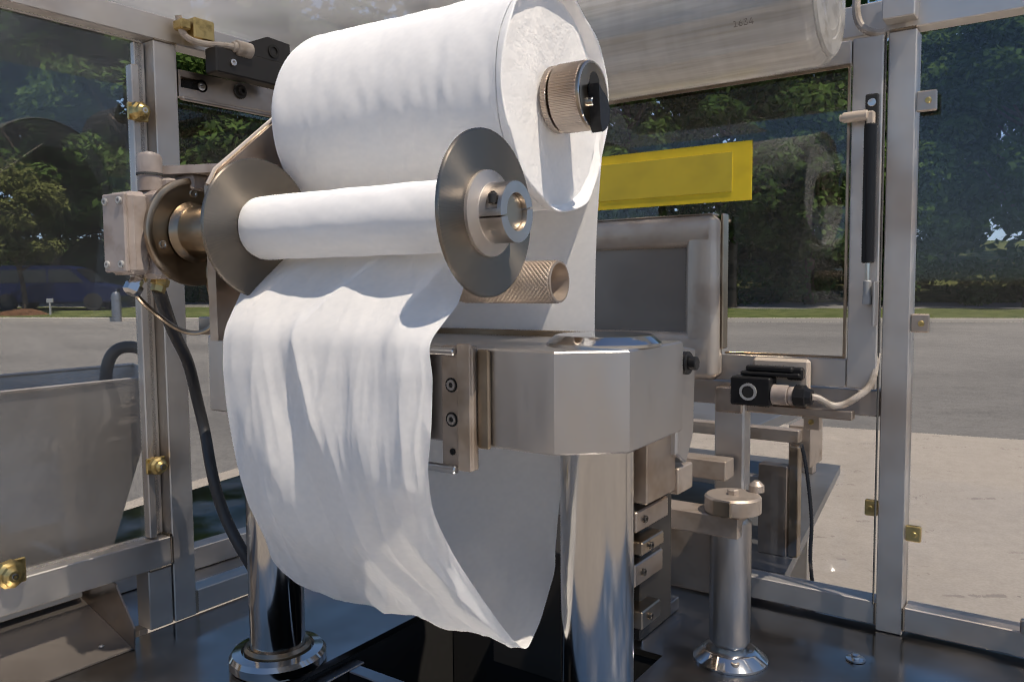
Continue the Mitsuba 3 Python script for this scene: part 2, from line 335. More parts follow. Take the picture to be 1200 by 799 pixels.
add(k + '__headlight', cbox((2.3, -.85, .68), (2.47, -.5, .84)), 'chrome', VF); add(k + '__headlight', cbox((2.3, .5, .68), (2.47, .85, .84)), 'chrome', VF)
lab(k, 'dark blue van parked in the shade under the trees, behind the young tree', 'van')
# posts by the kerb
k = num('bollard'); px_, py_ = -14.5, 29.6
add(k, lathe([(.17, -.1), (.17, .95), (.11, 1.08)], 'w', (px_, py_, float(gz(px_, py_))), 20), 'dull_plate', WD); lab(k, 'squat grey post standing at the kerb beside the terminal box', 'bollard')
k = num('marker_stake'); sx, sy = -17.9, 31.3
add(k + '__stake', cbox((sx - .03, sy - .03, gtop(sx, sy) - .1), (sx + .03, sy + .03, gtop(sx, sy) + .62)), 'steel_galv', WD); add(k + '__head', cbox((sx - .12, sy - .035, gtop(sx, sy) + .5), (sx + .12, sy + .035, gtop(sx, sy) + .66)), 'steel_galv', WD)
lab(k, 'small pale marker stake in the grass in front of the blue van', 'stake')
# warehouse to the right of the camera, mirrored faintly in the left panel
k = num('warehouse')
class WH:
    def W(s, p): a = .15; p = np.asarray(p); return np.c_[p[:, 0] * math.cos(a) - p[:, 1] * math.sin(a) + 27, p[:, 0] * math.sin(a) + p[:, 1] * math.cos(a) - 7, p[:, 2]]
add(k + '__wall', vp([(0, 0), (0, 4.2), (14, 4.2), (14, 0)], -9, 9), 'wall_panel', WH(), False)
rf = trimesh.convex.convex_hull(np.array([(-.4, -9.4, 4.2), (14.4, -9.4, 4.2), (-.4, 9.4, 4.2), (14.4, 9.4, 4.2), (-.4, 0, 6.6), (14.4, 0, 6.6)]))
add(k + '__roof', rf, 'roof_grey', WH(), False)
for y in (-5.5, 0, 5.5): add(k + '__door', vp([(-.05, .0), (-.05, 3), (.05, 3), (.05, 0)], y - 1.4, y + 1.4), 'steel_galv', WH(), False)
lab(k, 'low warehouse with a grey gabled roof standing across the yard', 'building')

# ---------------------------------------------------------------- machine bed
k = 'machine_bed'
pit = Polygon([(-.60, -.34), (-.09, -.34), (-.09, .42), (-.60, .42)])
plate = Polygon([(-1.0, -.62), (1.0, -.62), (1.0, .86), (-1.0, .86)]).difference(pit)
add(k + '__plate', prism(plate, 'w', -.012, 0), 'bed_steel', M, False)
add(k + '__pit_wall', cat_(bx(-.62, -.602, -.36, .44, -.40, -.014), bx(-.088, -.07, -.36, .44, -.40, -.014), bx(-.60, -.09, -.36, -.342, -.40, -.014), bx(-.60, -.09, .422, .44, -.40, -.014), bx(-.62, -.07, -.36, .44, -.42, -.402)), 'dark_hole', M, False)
add(k + '__edge_bar', bx(-.57, -.09, .075, .105, -.05, -.02), 'bed_steel', M); add(k + '__edge_bar', bx(-.60, -.572, -.34, .12, -.05, -.02), 'bed_steel', M)
add(k + '__cabinet', cat_(bx(-.99, .99, -.61, -.60, -.80, -.014), bx(-.99, .99, .84, .85, -.80, -.014), bx(-.99, -.98, -.60, .84, -.80, -.014), bx(.98, .99, -.60, .84, -.80, -.014)), 'satin_steel', M, False)
add(k + '__screw', lathe([(.017, 0), (.017, .003), (.008, .004), (.008, .010), (.005, .011)], 'w', (.215, .60, .001), 24), 'chrome', M)
for u, v in ((-.93, -.5), (.9, -.5), (-.93, .8), (.9, .8)): add(k + '__leg', bx(u - .04, u + .04, v - .04, v + .04, -.944, -.80), 'satin_steel', M)
lab(k, 'dark reflective stainless machine bed with a black open pit', 'machine bed')
k = num('side_table')
add(k + '__top', prism([(-1.90, .25), (-1.52, -.13), (-1.056, -.13), (-1.056, 1.02), (-2.06, 1.02)], 'w', -.014, -.002), 'bed_steel', EN, False)
add(k + '__rail', bx(-1.30, -1.25, -.05, 1.0, .0, .055), 'tube_steel')
for u, v in ((-1.80, .32), (-1.12, .95), (-1.98, .95), (-1.12, -.08)): add(k + '__leg', bx(u - .03, u + .03, v - .03, v + .03, -.944, -.016), 'satin_steel', EN)
lab(k, 'blue reflecting steel table outside the left panel beside the hopper', 'table')

# ---------------------------------------------------------------- enclosure
k = 'enclosure_frame'; tb = 'tube_steel'
def part(n, m, mat=tb, fr=EN, smooth=35): return add(n, m, mat, fr, smooth)
part(k + '__post', bx(-1.05, -1.0, -.021, .029, .001, 1.194)); part(k + '__post', bx(-1.05, -1.002, -.075, -.024, .001, .124))
part(k + '__edge_strip', bx(-1.035, -1.012, -.062, -.046, .187, 1.14)); part(k + '__edge_strip', bx(-1.045, -1.03, -.045, -.023, .187, 1.19))
part(k + '__lower_rail', bx(-1.05, -1.0, -.95, -.024, .125, .185))
part(k + '__bottom_rail', bx(-1.05, -1.0, .031, .812, .003, .053))
part(k + '__top_rail', bx(-1.05, -1.0, -.95, .812, 1.195, 1.245))
part(k + '__post', bx(.206, .255, .761, .812, .001, 1.174)); part(k + '__post', bx(-1.05, -1.0, .763, .813, .055, 1.193))
part(k + '__post', bx(.90, .95, .763, .813, .055, 1.193))
part(k + '__bottom_rail', bx(-.998, .204, .764, .812, .010, .058)); part(k + '__bottom_rail', bx(.257, .95, .764, .812, .010, .058))
part(k + '__top_rail', bx(-.998, .95, .764, .812, 1.177, 1.237))
part(k + '__cross_rail', bx(.202, .258, .715, .759, 1.186, 1.26)); part(k + '__mid_rail', bx(-.998, .204, .766, .810, .432, .484))
for n, m in ((0, prism([(-.95, .187), (-.047, .187), (-.047, 1.193), (-.95, 1.193)], 'u', -1.03, -1.0295)), ):
    pass
def sheet(pts):
    p = np.array(pts, float); return trimesh.Trimesh(p, [[0, 1, 2], [0, 2, 3]], process=False)
part(k + '__panel', sheet([(-1.03, -.95, .186), (-1.03, -.03, .186), (-1.03, -.03, 1.194), (-1.03, -.95, 1.194)]), 'dusty_panel', EN, False)
part(k + '__panel', sheet([(-1.03, .03, .054), (-1.03, .763, .054), (-1.03, .763, 1.09), (-1.03, .03, 1.09)]), 'clear_panel', EN, False)
part(k + '__panel', sheet([(-.998, .790, .059), (.204, .790, .059), (.204, .790, .431), (-.998, .790, .431)]), 'clear_panel', EN, False)
part(k + '__panel', sheet([(.257, .790, .059), (.90, .790, .059), (.90, .790, 1.176), (.257, .790, 1.176)]), 'clear_panel', EN, False)
part(k + '__roof_panel', sheet([(-1.04, -.55, 1.249), (-.44, -.55, 1.249), (-.44, .82, 1.249), (-1.04, .82, 1.249)]), 'roof_sheet', EN, False)
for a_, b_ in (((-1.0, -.0225, .126), (-1.0, -.0225, .184)), ((-1.049, -.0225, .186), (-1.001, -.0225, .186)), ((-1.0, .0300, .004), (-1.0, .0300, .052)), ((-1.0, -.020, 1.1945), (-1.0, .028, 1.1945)), ((.2048, .763, .012), (.2048, .763, .057)), ((.2562, .763, .012), (.2562, .763, .057)), ((-1.001, -.073, .1245), (-1.001, -.026, .1245)), ((.207, .762, 1.1755), (.254, .762, 1.1755))):
    p_ = np.linspace(a_, b_, 15); part(k + '__weld', tube(p_, .0024 + .0009 * np.abs(np.sin(np.arange(15) * 1.7)), 8, 15, False), 'bronze_steel')
# slotted track behind the corner post
tk = part(k + '__track', prism(Polygon([(.031, 1.092), (.763, 1.112), (.763, 1.158), (.031, 1.146)]).difference(Point(.085, 1.122).buffer(.013).union(sbox(.036, 1.111, .085, 1.133))), 'u', -1.02, -1.0), 'warm_steel', EN, 30)
part(tk + '__slot', bx(-1.028, -1.021, .033, .10, 1.106, 1.137, .001), 'dark_hole', EN)
part(tk + '__bolt', socket_screw('u', (-1.02, .086, 1.1225), .010, .018), 'chrome', EN)
part(tk + '__bolt', cat_(socket_screw('u', (-1.0, .178, 1.128), .009, .012), cyl('u', (-1.0, .178, 1.128), .016, .005)), 'black_oxide', EN)
part(tk + '__lip', bx(-1.0, -.985, .031, .70, 1.084, 1.091), 'warm_steel', EN)
lab(k, 'square tube enclosure frame with clear panels standing round the machine', 'machine enclosure')

# clips holding the panels
def corner_clip(label, lo, hi, scr, axis, mat='warm_steel', sg=1):
    k = num('panel_clip'); add(k + '__plate', cbox(lo, hi, .002), mat, EN); add(k + '__screw', socket_screw(axis, scr, .0055, .0045, sg), 'brass', EN)
    lab(k, label, 'panel clip')
corner_clip('steel panel clip high on the right post, right edge', (.2565, .7615, 1.018), (.291, .7725, 1.056), (.277, .7615, 1.037), 'v', 'warm_steel', -1)
corner_clip('steel panel clip halfway up the right post, level with the grass', (.2565, .7615, .602), (.288, .7725, .637), (.275, .7615, .619), 'v', 'warm_steel', -1)
corner_clip('brassy panel clip low on the right side of the right post', (.2565, .7615, .193), (.284, .7725, .224), (.272, .7615, .208), 'v', 'brass', -1)
corner_clip('brassy panel clip low on the left side of the right post', (.181, .7615, .232), (.2045, .7725, .264), (.191, .7615, .248), 'v', 'brass', -1)
corner_clip('steel panel clip hanging under the black switch', (.062, .748, .397), (.095, .7655, .440), (.078, .748, .413), 'v', 'warm_steel', -1)
corner_clip('steel panel clip on the bottom rail at the right edge', (.452, .750, .060), (.475, .7635, .085), (.463, .750, .072), 'v', 'warm_steel', -1)
def knob_clip(label, c, r):
    k = num('panel_clip'); u, v, w = c
    add(k + '__body', lathe([(r * .8, 0), (r, .004), (r * .95, .015), (r * .72, .019), (r * .68, .026), (r * .4, .03)], 'u', (u, v, w), 9), 'brass', EN, 25)
    add(k + '__plate', bx(u - .003, u + .003, v - r * 1.0, v + r * 1.15, w - r * .85, w + r * .85), 'brass', EN)
    add(k + '__screw', socket_screw('u', (u + .026, v, w), .0055, .005), 'chrome', EN); lab(k, label, 'panel clip')
knob_clip('round brass panel clip high beside the corner post', (-1.012, -.054, 1.047), .020)
knob_clip('round brass panel clip on the corner post above the lower rail', (-1.012, -.046, .337), .019)
knob_clip('round brass panel clip on the lower left rail at the left edge', (-1.0, -.335, .2), .026)

# guard door in the rear wall
k = 'guard_door'
add(k + '__stile', bx(.148, .203, .732, .758, .49, 1.165), 'tube_steel'); add(k + '__top_rail', bx(-.72, .146, .732, .758, 1.119, 1.164), 'tube_steel'); add(k + '__bottom_rail', bx(-.16, .146, .734, .757, .49, .547), 'tube_steel'); add(k + '__stile', bx(-.77, -.722, .732, .758, .49, 1.165), 'tube_steel')
add(k + '__bead', cat_(bx(.141, .147, .727, .731, .548, 1.112, .001), bx(-.72, .147, .727, .731, 1.112, 1.1185, .001), bx(-.10, .147, .727, .731, .548, .553, .001)), 'bronze_steel')
add(k + '__pane', sheet([(-.722, .745, .548), (.147, .745, .548), (.147, .745, 1.119), (-.722, .745, 1.119)]), 'clear_panel', EN, False)
add(k + '__seal', bx(.2035, .2055, .74, .75, .06, 1.17, .0005), 'seal_rubber')
lab(k, 'steel framed guard door with a clear pane, left of the right post', 'guard door')
k = 'access_hatch'
for a_ in ((-.725, -.104, .7765, .842), (-.725, -.104, .493, .594)): add(k + '__frame', bx(a_[0], a_[1], .676, .728, a_[2], a_[3], .019), 'frame_beige', EN, 60)
add(k + '__frame', bx(-.175, -.1005, .6775, .7285, .4925, .8425, .019), 'frame_beige', EN, 60); add(k + '__frame', bx(-.725, -.65, .677, .728, .52, .82, .019), 'frame_beige', EN, 60)
add(k + '__weld_flange', bx(-.1005, -.094, .70, .729, .56, .845), 'bronze_steel')
add(k + '__top_lip', bx(-.72, -.115, .690, .729, .8425, .846, .001), 'bronze_steel')
add(k + '__dark_panel', bx(-.669, -.173, .700, .712, .590, .780), 'hatch_sheet')
lab(k, 'hatch with a pale rounded frame round a plain dark panel, behind the press block', 'hatch')
k = num('warning_sticker')
add(k + '__backing', bx(-.46, -.050, .7415, .7435, .873, .997, .0003), 'yellow_vinyl'); add(k + '__panel', bx(-.45, -.092, .7398, .7412, .893, .977, .0003), 'yellow_vinyl_panel')
lab(k, 'plain yellow sticker with a duller inner rectangle on the guard door pane', 'sticker')
k = 'gas_strut'
add(k + '__cylinder', cyl('w', (.1875, .712, .735), .0115, .262, .002), 'black_plastic'); add(k + '__rod', cyl('w', (.1875, .712, .690), .0045, .05), 'chrome')
add(k + '__end_fitting', cat_(cyl('w', (.1875, .712, .672), .0075, .03), cbox((.18, .706, .655), (.195, .731, .675))), 'steel_galv'); add(k + '__bracket', bx(.1745, .198, .722, .731, .995, 1.055), 'black_oxide')
add(k + '__screw', socket_screw('v', (.187, .722, 1.038), .0075, .004, -1), 'chrome'); add(k + '__pivot', cat_(cyl('u', (.138, .708, 1.013), .010, .045), cyl('u', (.132, .708, 1.013), .0065, .007), cbox((.181, .704, .994), (.194, .721, 1.02))), 'tan_plastic')
add(k + '__latch_plate', bx(.199, .2035, .70, .731, .615, .70), 'satin_steel')
lab(k, 'slim black gas strut standing upright on the guard door stile', 'gas strut')

# ---------------------------------------------------------------- press
k = 'press_frame'
blk = [(-.75, -.06), (-.70, -.11), (0.0, -.11), (.072, -.047), (.066, .135), (-.75, .135)]
add(k + '__beam', cprism(blk, 'w', .487, .617, .0025), 'satin_steel', M, 25)
add(k + '__cap', lathe([(.078, 0), (.078, .004), (.067, .0135), (.063, .0145)], 'w', (0, .02, .6172), 56), 'chrome', M)
add(k + '__cap', lathe([(.078, 0), (.078, .004), (.067, .0135), (.063, .0145)], 'w', (-.677, .0, .6172), 40), 'chrome', M)
for u in (0, -.677):
    c_ = add(k + '__column', cyl('w', (u, 0, .002), .05, .484, .001, 72), 'polished_steel', M)
    add(c_ + '__collar', ringlathe([(.052, .0), (.085, .0), (.088, .004), (.088, .018), (.082, .026), (.066, .029), (.062, .022), (.052, .022)], 'w', (u, 0, .001), 56), 'polished_steel', M)
    add(c_ + '__wiper_ring', ringlathe([(.0505, .02), (.061, .02), (.061, .030), (.056, .036), (.0505, .033)], 'w', (u, 0, .003), 56), 'bronze_steel', M)
# slotted edge plate and its strap on the front
s = add(k + '__strap', bx(-.168, -.115, -.1255, -.112, .456, .620), 'dusty_steel', M)
add(s + '__edge', bx(-.137, -.115, -.131, -.1265, .456, .624), 'dusty_steel', M); add(k + '__backing_bar', bx(-.113, -.094, -.119, -.1125, .486, .616), 'bronze_steel', M)
for w_ in (.568, .522):
    add(s + '__counterbore', ringlathe([(.0075, 0), (.0098, 0), (.0098, .0006), (.0075, .0006)], 'v', (-.150, -.1262, w_), 32), 'dark_hole', M)
    add(s + '__screw', ringlathe([(.0036, 0), (.0070, 0), (.0070, .0012), (.0066, .0018), (.0036, .0018)], 'v', (-.150, -.1274, w_), 28), 'satin_steel', M); add(s + '__socket', cyl('v', (-.150, -.1262, w_), .0036, .0006, .0001, 6), 'dark_hole', M)
add(s + '__screw', socket_screw('v', (-.149, -.1257, .479), .0045, .0015, -1, .6), 'dark_hole', M)
add(s + '__pin', cyl('u', (-.198, -.132, .613), .0058, .060), 'chrome', M); add(s + '__pin', cyl('u', (-.198, -.132, .4565), .0058, .060), 'chrome', M)
add(k + '__slot_bar', bx(-.54, -.082, .1405, .1455, .58, .6265), 'bronze_steel', UN); add(k + '__slot_bar', bx(-.70, -.05, .172, .19, .50, .612), 'satin_steel', M)
add(k + '__front_box', bx(-.40, -.20, -.252, -.127, .462, .626, .004), 'satin_steel', M)
add(k + '__foot_block', bx(-.742, -.655, -.10, -.02, .6172, .648), 'warm_steel', M)
add(k + '__lower_plate', bx(.012, .046, .06, .158, .392, .485), 'warm_steel', M)
sp = add(k + '__side_plate', cprism([(.140, .45), (.178, .43), (.205, .47), (.212, .60), (.145, .61)], 'u', .020, .055, .003), 'satin_steel', M)
add(sp + '__knob', cat_(cyl('u', (.055, .163, .583), .017, .010), cyl('u', (.065, .163, .583), .010, .012)), 'black_plastic', M)
for w0, w1, u1, v0, v1, mt in ((.352, .382, .034, .052, .160, 'warm_steel'), (.322, .341, .044, .050, .122, 'bronze_steel'), (.272, .304, .030, .056, .150, 'warm_steel'), (.214, .240, .042, .054, .116, 'bronze_steel')):
    jb = add(k + '__jaw_bar', bx(-.06, u1, v0, v1, w0, w1), mt, M)
    add(jb + '__screw', socket_screw('u', (u1, v0 + .025, (w0 + w1) / 2), .0052, .004), 'black_oxide', M)
add(k + '__jaw_carrier', bx(-.06, .022, .09, .20, .18, .391), 'black_oxide', M)
add(k + '__bracket', bx(.012, .050, .16, .215, .385, .425), 'dusty_steel', M)
lab(k, 'steel press with an eight sided top beam on two thick polished columns', 'press')

# ---------------------------------------------------------------- unwinder
k = 'support_plate'
pl = [(-.188, .6195), (.12, .6195), (.16, .95), (.11, 1.04), (.03, 1.04), (-.175, .873), (-.190, .85)]
add(k + '__web', prism(pl, 'u', -.553, -.535), 'warm_steel', UN, 30)
add(k + '__edge_rib', tube([(-.544, -.191, .851), (-.544, -.177, .875), (-.544, .030, 1.043)], .0035, 8, 30, False), 'tube_steel', UN)
lab(k, 'brown steel side plate with a slanted edge carrying both shafts', 'support plate')

CU, CV, CW = -.091, .051, .961
def roll_body():
    U = np.r_[np.linspace(-.505, CU - .001, 90)]; TH_ = np.linspace(0, 2 * np.pi, 241)
    uu, tt = np.meshgrid(U, TH_, indexing='ij')
    n1 = meshkit.fbm(np.stack([uu * 26, np.cos(tt) * 1.6, np.sin(tt) * 1.6], -1), 3, 3) - .5
    n2 = meshkit.noise(np.stack([uu * 70, np.cos(tt) * 1.0, np.sin(tt) * 1.0], -1), 9) - .5
    near = np.clip((uu + .30) / .18, 0, 1)
    r = .1540 + .0045 * (-.28 - uu) + .006 * n1 + .0030 * near * n2 - .004 * np.clip((-.490 - uu) / .015, 0, 1) ** 2 + .003 * np.clip((uu + .110) / .02, 0, 1)
    v = np.stack([uu, CV + r * np.cos(tt), CW + r * np.sin(tt)], -1).reshape(-1, 3)
    return trimesh.Trimesh(v, grid_faces(len(U), len(TH_))[:, ::-1], process=False), r[-1], TH_, r[0]
rb, rim, tt, rim0 = roll_body()
k = 'supply_roll'
add(k + '__wound_body', rb, 'fabric', UN, True)
def lip():
    V = []; prof = [(0.0, 0.0), (.009, .0015), (.012, .000), (.009, -.003), (-.002, -.0045), (-.010, -.012)]
    n = meshkit.noise(np.stack([np.cos(tt) * 2.6, np.sin(tt) * 2.6, tt * 0], -1), 5)
    k_ = .35 + 1.1 * n
    for du, dr_ in prof:
        V.append(np.c_[np.full(len(tt), CU) + du * k_ , CV + (rim + dr_) * np.cos(tt), CW + (rim + dr_) * np.sin(tt)])
    V = np.vstack(V); return trimesh.Trimesh(V, grid_faces(len(prof), len(tt))[:, ::-1], process=False)
add(k + '__loose_edge', lip(), 'fabric', UN, True)
def face(u, rimr, sgn, lobes):
    R_ = np.linspace(.02, 1, 26); V = []
    for a in R_:
        rr = a * (rimr - .002)
        du = .0022 * (meshkit.fbm(np.stack([np.cos(tt) * rr * 60, np.sin(tt) * rr * 60, tt * 0], -1), 3, 8) - .5) * sgn - sgn * .004 * (a > .93) * (a - .93) / .07
        V.append(np.c_[np.full(len(tt), u) + du, CV + rr * np.cos(tt), CW + rr * np.sin(tt)])
    m = trimesh.Trimesh(np.vstack(V), grid_faces(len(R_), len(tt)), process=False)
    if sgn < 0: m.invert()
    return m
add(k + '__end_face', face(CU - .004, rim, 1, 0), 'fabric_end', UN, True); add(k + '__end_face', face(-.505, rim0, -1, 0), 'fabric_end', UN, True)
# sheet running from the back of the roll down into the press
t = np.linspace(0, 1, 60); uu = np.linspace(-.500, -.086, 50)
A, B = np.meshgrid(t, uu, indexing='ij')
vv = CV + .1585 * (1 - A) + (.150 - CV) * A - .012 * np.sin(A * np.pi); ww = .966 * (1 - A) + .60 * A
vv = vv + .004 * (meshkit.fbm(np.stack([B * 9, A * 2, A * 0], -1), 3, 4) - .5) * np.sin(A * np.pi)
us = B + .012 * A * 0 + (.009 * A) * (B > -1)
add(k + '__hanging_web', trimesh.Trimesh(np.c_[us.ravel(), vv.ravel(), ww.ravel()], grid_faces(60, 50), process=False), 'fabric_sheet', UN, True)
lab(k, 'large white fabric supply roll, the fat upper roll with a steel knob in its end', 'fabric roll')

k = 'unwind_shaft'
def knurl(r, d, n, u0, u1, ch):
    th = np.linspace(0, 2 * np.pi, n * 4, endpoint=False); ph = (np.arange(n * 4) % 4)
    rr = np.where((ph == 1) | (ph == 2), r, r - d); rings = [(u0, -ch), (u0 + ch, 0), (u1 - ch, 0), (u1, -ch)]; V = []
    for u, e in rings: V.append(np.c_[np.full(len(th), u), (rr + e) * np.cos(th), (rr + e) * np.sin(th)])
    m_ = len(th); V = np.vstack(V + [[[u0, 0, 0]], [[u1, 0, 0]]]); F = []
    for i in range(3):
        for j in range(m_):
            q = (j + 1) % m_; F += [[i * m_ + j, i * m_ + q, (i + 1) * m_ + q], [i * m_ + j, (i + 1) * m_ + q, (i + 1) * m_ + j]]
    for j in range(m_):
        q = (j + 1) % m_; F += [[4 * m_, q, j], [4 * m_ + 1, 3 * m_ + j, 3 * m_ + q]]
    m = trimesh.Trimesh(V, F, process=False)
    if m.volume < 0: m.invert()
    return m
def at(m, u, v, w): m = m.copy(); m.apply_translation((u, v, w)); return m
add(k + '__clamp_ring', at(knurl(.0465, .0014, 64, CU + .001, CU + .010, .001), 0, CV, CW), 'warm_steel', UN, 20)
add(k + '__knob', at(knurl(.0475, .0015, 64, CU + .014, CU + .057, .001), 0, CV, CW), 'warm_steel', UN, 20)
add(k + '__knob_face', ringlathe([(.020, 0), (.0465, 0), (.0460, .0035), (.043, .005), (.021, .005)], 'u', (CU + .057, CV, CW), 56), 'bronze_steel', UN)
add(k + '__rim', ringlathe([(.0425, 0), (.0462, 0), (.0455, .0016), (.0430, .0016)], 'u', (CU + .0606, CV, CW), 64), 'polished_steel', UN)
add(k + '__recess', cyl('u', (CU + .0612, CV + .002, CW + .016), .016, .0012, .0003), 'dark_hole', UN)
add(k + '__shaft', cyl('u', (-.60, CV, CW), .020, .55), 'bronze_steel', UN)
th = np.linspace(-.35, np.pi - .35, 30); half = [(.006 + .0005, -.028)] + [(.040 * math.cos(a) * .8 + .004, .036 * math.sin(a) * .8 - .012) for a in np.linspace(-1.3, 1.35, 16)] + [(.0005, .024)]
add(k + '__lock_insert', prism([(CV + a - .018, CW - .013 + b) for a, b in half], 'u', CU + .0615, CU + .078), 'black_plastic', UN, 30)
add(k + '__screw', socket_screw('u', (CU + .062, CV - .012, CW - .012), .0065, .006), 'chrome', UN)
lab(k, 'knurled steel clamp knob with a black insert on the end of the upper roll', 'clamp knob')

AV, AW = -.163, .785
k = 'take_up_roll'
def tube_roll():
    U = np.linspace(-.462, -.069, 60); T_ = np.linspace(0, 2 * np.pi, 121); a, b = np.meshgrid(U, T_, indexing='ij')
    r = .0455 + .0016 * (meshkit.fbm(np.stack([a * 22, np.cos(b) * 1.2, np.sin(b) * 1.2], -1), 3, 2) - .5) * 2 - .0035 * np.clip((-.453 - a) / .01, 0, 1) ** 2
    return trimesh.Trimesh(np.stack([a, AV + r * np.cos(b), AW + r * np.sin(b)], -1).reshape(-1, 3), grid_faces(60, 121)[:, ::-1], process=False)
add(k, tube_roll(), 'fabric', UN, True); lab(k, 'slim white fabric roll between two steel discs, below the big roll', 'fabric roll')
k = 'take_up_reel'
scene['lathe_disc'] = {'type': 'twosided', 'bsdf': {'type': 'roughconductor', 'distribution': 'ggx', 'alpha_u': .09, 'alpha_v': .33, 'eta': {'type': 'rgb', 'value': [2.6, 2.7, 2.75]}, 'k': {'type': 'rgb', 'value': [2.6, 2.45, 2.25]}, 'specular_reflectance': {'type': 'rgb', 'value': [.54, .50, .45]}}}
def disc(u, r, thick):
    prof = [(.004, 0), (r * .5, 0), (r - .002, 0), (r, .001), (r, thick - .001), (r - .002, thick), (r * .75, thick), (r * .5, thick), (.004, thick)]
    n = 129; a = np.linspace(0, 2 * np.pi, n); V, UV = [], []
    P2 = []
    for (x, y), (x2, y2) in zip(prof[:-1], prof[1:]): P2 += [((x, y), (x2, y2))]
    F = []; 
    for (x, y), (x2, y2) in P2:
        o = len(V) * n
        V.append(np.c_[np.full(n, u + y), AV + x * np.cos(a), AW + x * np.sin(a)]); V.append(np.c_[np.full(n, u + y2), AV + x2 * np.cos(a), AW + x2 * np.sin(a)])
        UV.append(np.c_[a / 6.2832, np.full(n, x)]); UV.append(np.c_[a / 6.2832, np.full(n, x2 + 1e-3)])
        F.append(grid_faces(2, n) + o)
    return trimesh.Trimesh(np.vstack(V), np.vstack(F), process=False), np.vstack(UV)
for u, r in ((-.069, .1006), (-.468, .1006)):
    dm, duv = disc(u, r, .005); add(k + '__disc', dm, 'lathe_disc', UN, True, uv=duv)
add(k + '__boss', lathe([(.052, 0), (.0515, .004), (.037, .009), (.0365, .010)], 'u', (-.0638, AV, AW), 56), 'tube_steel', UN)
def collar():
    o = manifold3d.Manifold.cylinder(.030, .036, .036, 96); o = o - manifold3d.Manifold.cylinder(.05, .0225, .0225, 64).translate([0, 0, -.01])
    o = o - manifold3d.Manifold.cube([.03, .0022, .05], True).translate([.035, 0, .01]) - manifold3d.Manifold.cube([.03, .0022, .05], True).translate([-.035, 0, .01])
    for sx in (-1, 1):
        o = o - manifold3d.Manifold.cube([.013, .014, .016], True).translate([sx * .034, .016, .017])
        o = o - manifold3d.Manifold.cube([.013, .012, .014], True).translate([sx * .035, -.022, .017])
    q = o.to_mesh(); return turn(trimesh.Trimesh(q.vert_properties[:, :3], q.tri_verts, process=False), 'u')
cm = collar(); R_ = trimesh.transformations.rotation_matrix(math.radians(12), [1, 0, 0]); cm.apply_transform(R_); cm.apply_translation((-.0537, AV, AW))
cl = add(k + '__split_collar', cm, 'satin_steel', UN, 30)
add(k + '__shaft', cyl('u', (-.63, AV, AW), .0222, .60), 'bronze_steel', UN)
for dv, dw in ((.033, .018), (.035, -.020), (-.033, .013)):
    add(cl + '__screw', cat_(cyl('w', (-.036, AV + dv, AW + dw - .006), .0058, .013), cyl('w', (-.036, AV + dv, AW + dw + .0071), .003, .002)), 'black_oxide', UN)
add(k + '__bearing_hub', lathe([(.048, 0), (.042, .011), (.0405, .015), (.0405, .15)], 'u', (-.612, AV, AW), 48), 'bronze_steel', UN)
fl = add(k + '__mounting_flange', lathe([(.081, 0), (.083, .002), (.083, .009), (.079, .011), (.074, .0115), (.0735, .009)], 'u', (-.6235, AV, AW), 64), 'bronze_steel', UN)
for a in (200, 90, 320): add(fl + '__screw', socket_screw('u', (-.6145, AV + .060 * math.cos(math.radians(a)), AW + .060 * math.sin(math.radians(a))), .0062, .0022, 1, .6), 'chrome', UN)
lab(k, 'take-up reel with a round steel disc at each end of the slim roll', 'reel')

k = 'guide_roller'
def knurled_tube():
    U = np.linspace(-.20, -.0465, 260); A = np.linspace(0, 2 * np.pi, 421); a, b = np.meshgrid(U, A, indexing='ij')
    r = .0275 + .0019 * np.sqrt(np.abs(np.sin(14 * b + a * np.pi / .0062) * np.sin(14 * b - a * np.pi / .0062))) * np.clip((-.0485 - a) / .001, 0, 1)
    return trimesh.Trimesh(np.stack([a, -.02 + r * np.cos(b), .703 + r * np.sin(b)], -1).reshape(-1, 3), grid_faces(260, 421)[:, ::-1], process=False)
gm = cat_(ringlathe([(.0255, -.001), (.0282, -.0018), (.0282, -.0035), (.0274, -.004), (.0268, -.49), (.021, -.49), (.021, -.03), (.0232, -.02)], 'u', (-.044, -.02, .703), 72), knurled_tube())
add(k + '__tube', gm, 'dusty_steel', UN, 30); add(k + '__core', lathe([(.0215, -.03), (.0215, -.028), (.003, -.006)][::1] if False else [(.0218, -.034), (.0218, -.030), (.004, -.024)], 'u', (-.044, -.02, .703), 40), 'warm_steel', UN)
lab(k, 'knurled steel guide roller poking out under the take-up disc', 'roller')

# gear motor with terminal box on the far end of the reel
k = 'gear_motor'
add(k + '__housing', cat_(bx(-.83, -.762, -.150, -.02, .715, .862, .008), bx(-.83, -.77, -.12, .0, .86, .885, .004)), 'cast_paint', GM)
bxm = add(k + '__terminal_box', bx(-.84, -.775, -.188, -.151, .722, .858, .008), 'cast_paint', GM)
lid = add(bxm + '__lid', bx(-.838, -.777, -.196, -.1885, .726, .854, .003), 'cast_paint', GM)
for u in (-.827, -.788):
    for w in (.739, .842): add(bxm + '__screw', socket_screw('v', (u, -.196, w), .006, .004, -1, .45), 'steel_galv', GM)
add(k + '__cap', lathe([(.019, 0), (.019, .028), (.0205, .030), (.0205, .056), (.017, .062), (.005, .066)], 'w', (-.80, -.132, .863), 32), 'cast_paint', GM)
add(k + '__cap_ring', ringlathe([(.019, .026), (.0212, .026), (.0212, .0295), (.019, .0295)], 'w', (-.80, -.132, .8631), 32), 'seal_rubber', GM)
add(k + '__torque_arm', prism([(-.835, -.105), (-.80, -.115), (-.625, -.052), (-.625, -.01), (-.70, .0), (-.835, -.03)], 'w', .893, .907), 'cast_paint', GM, 20)
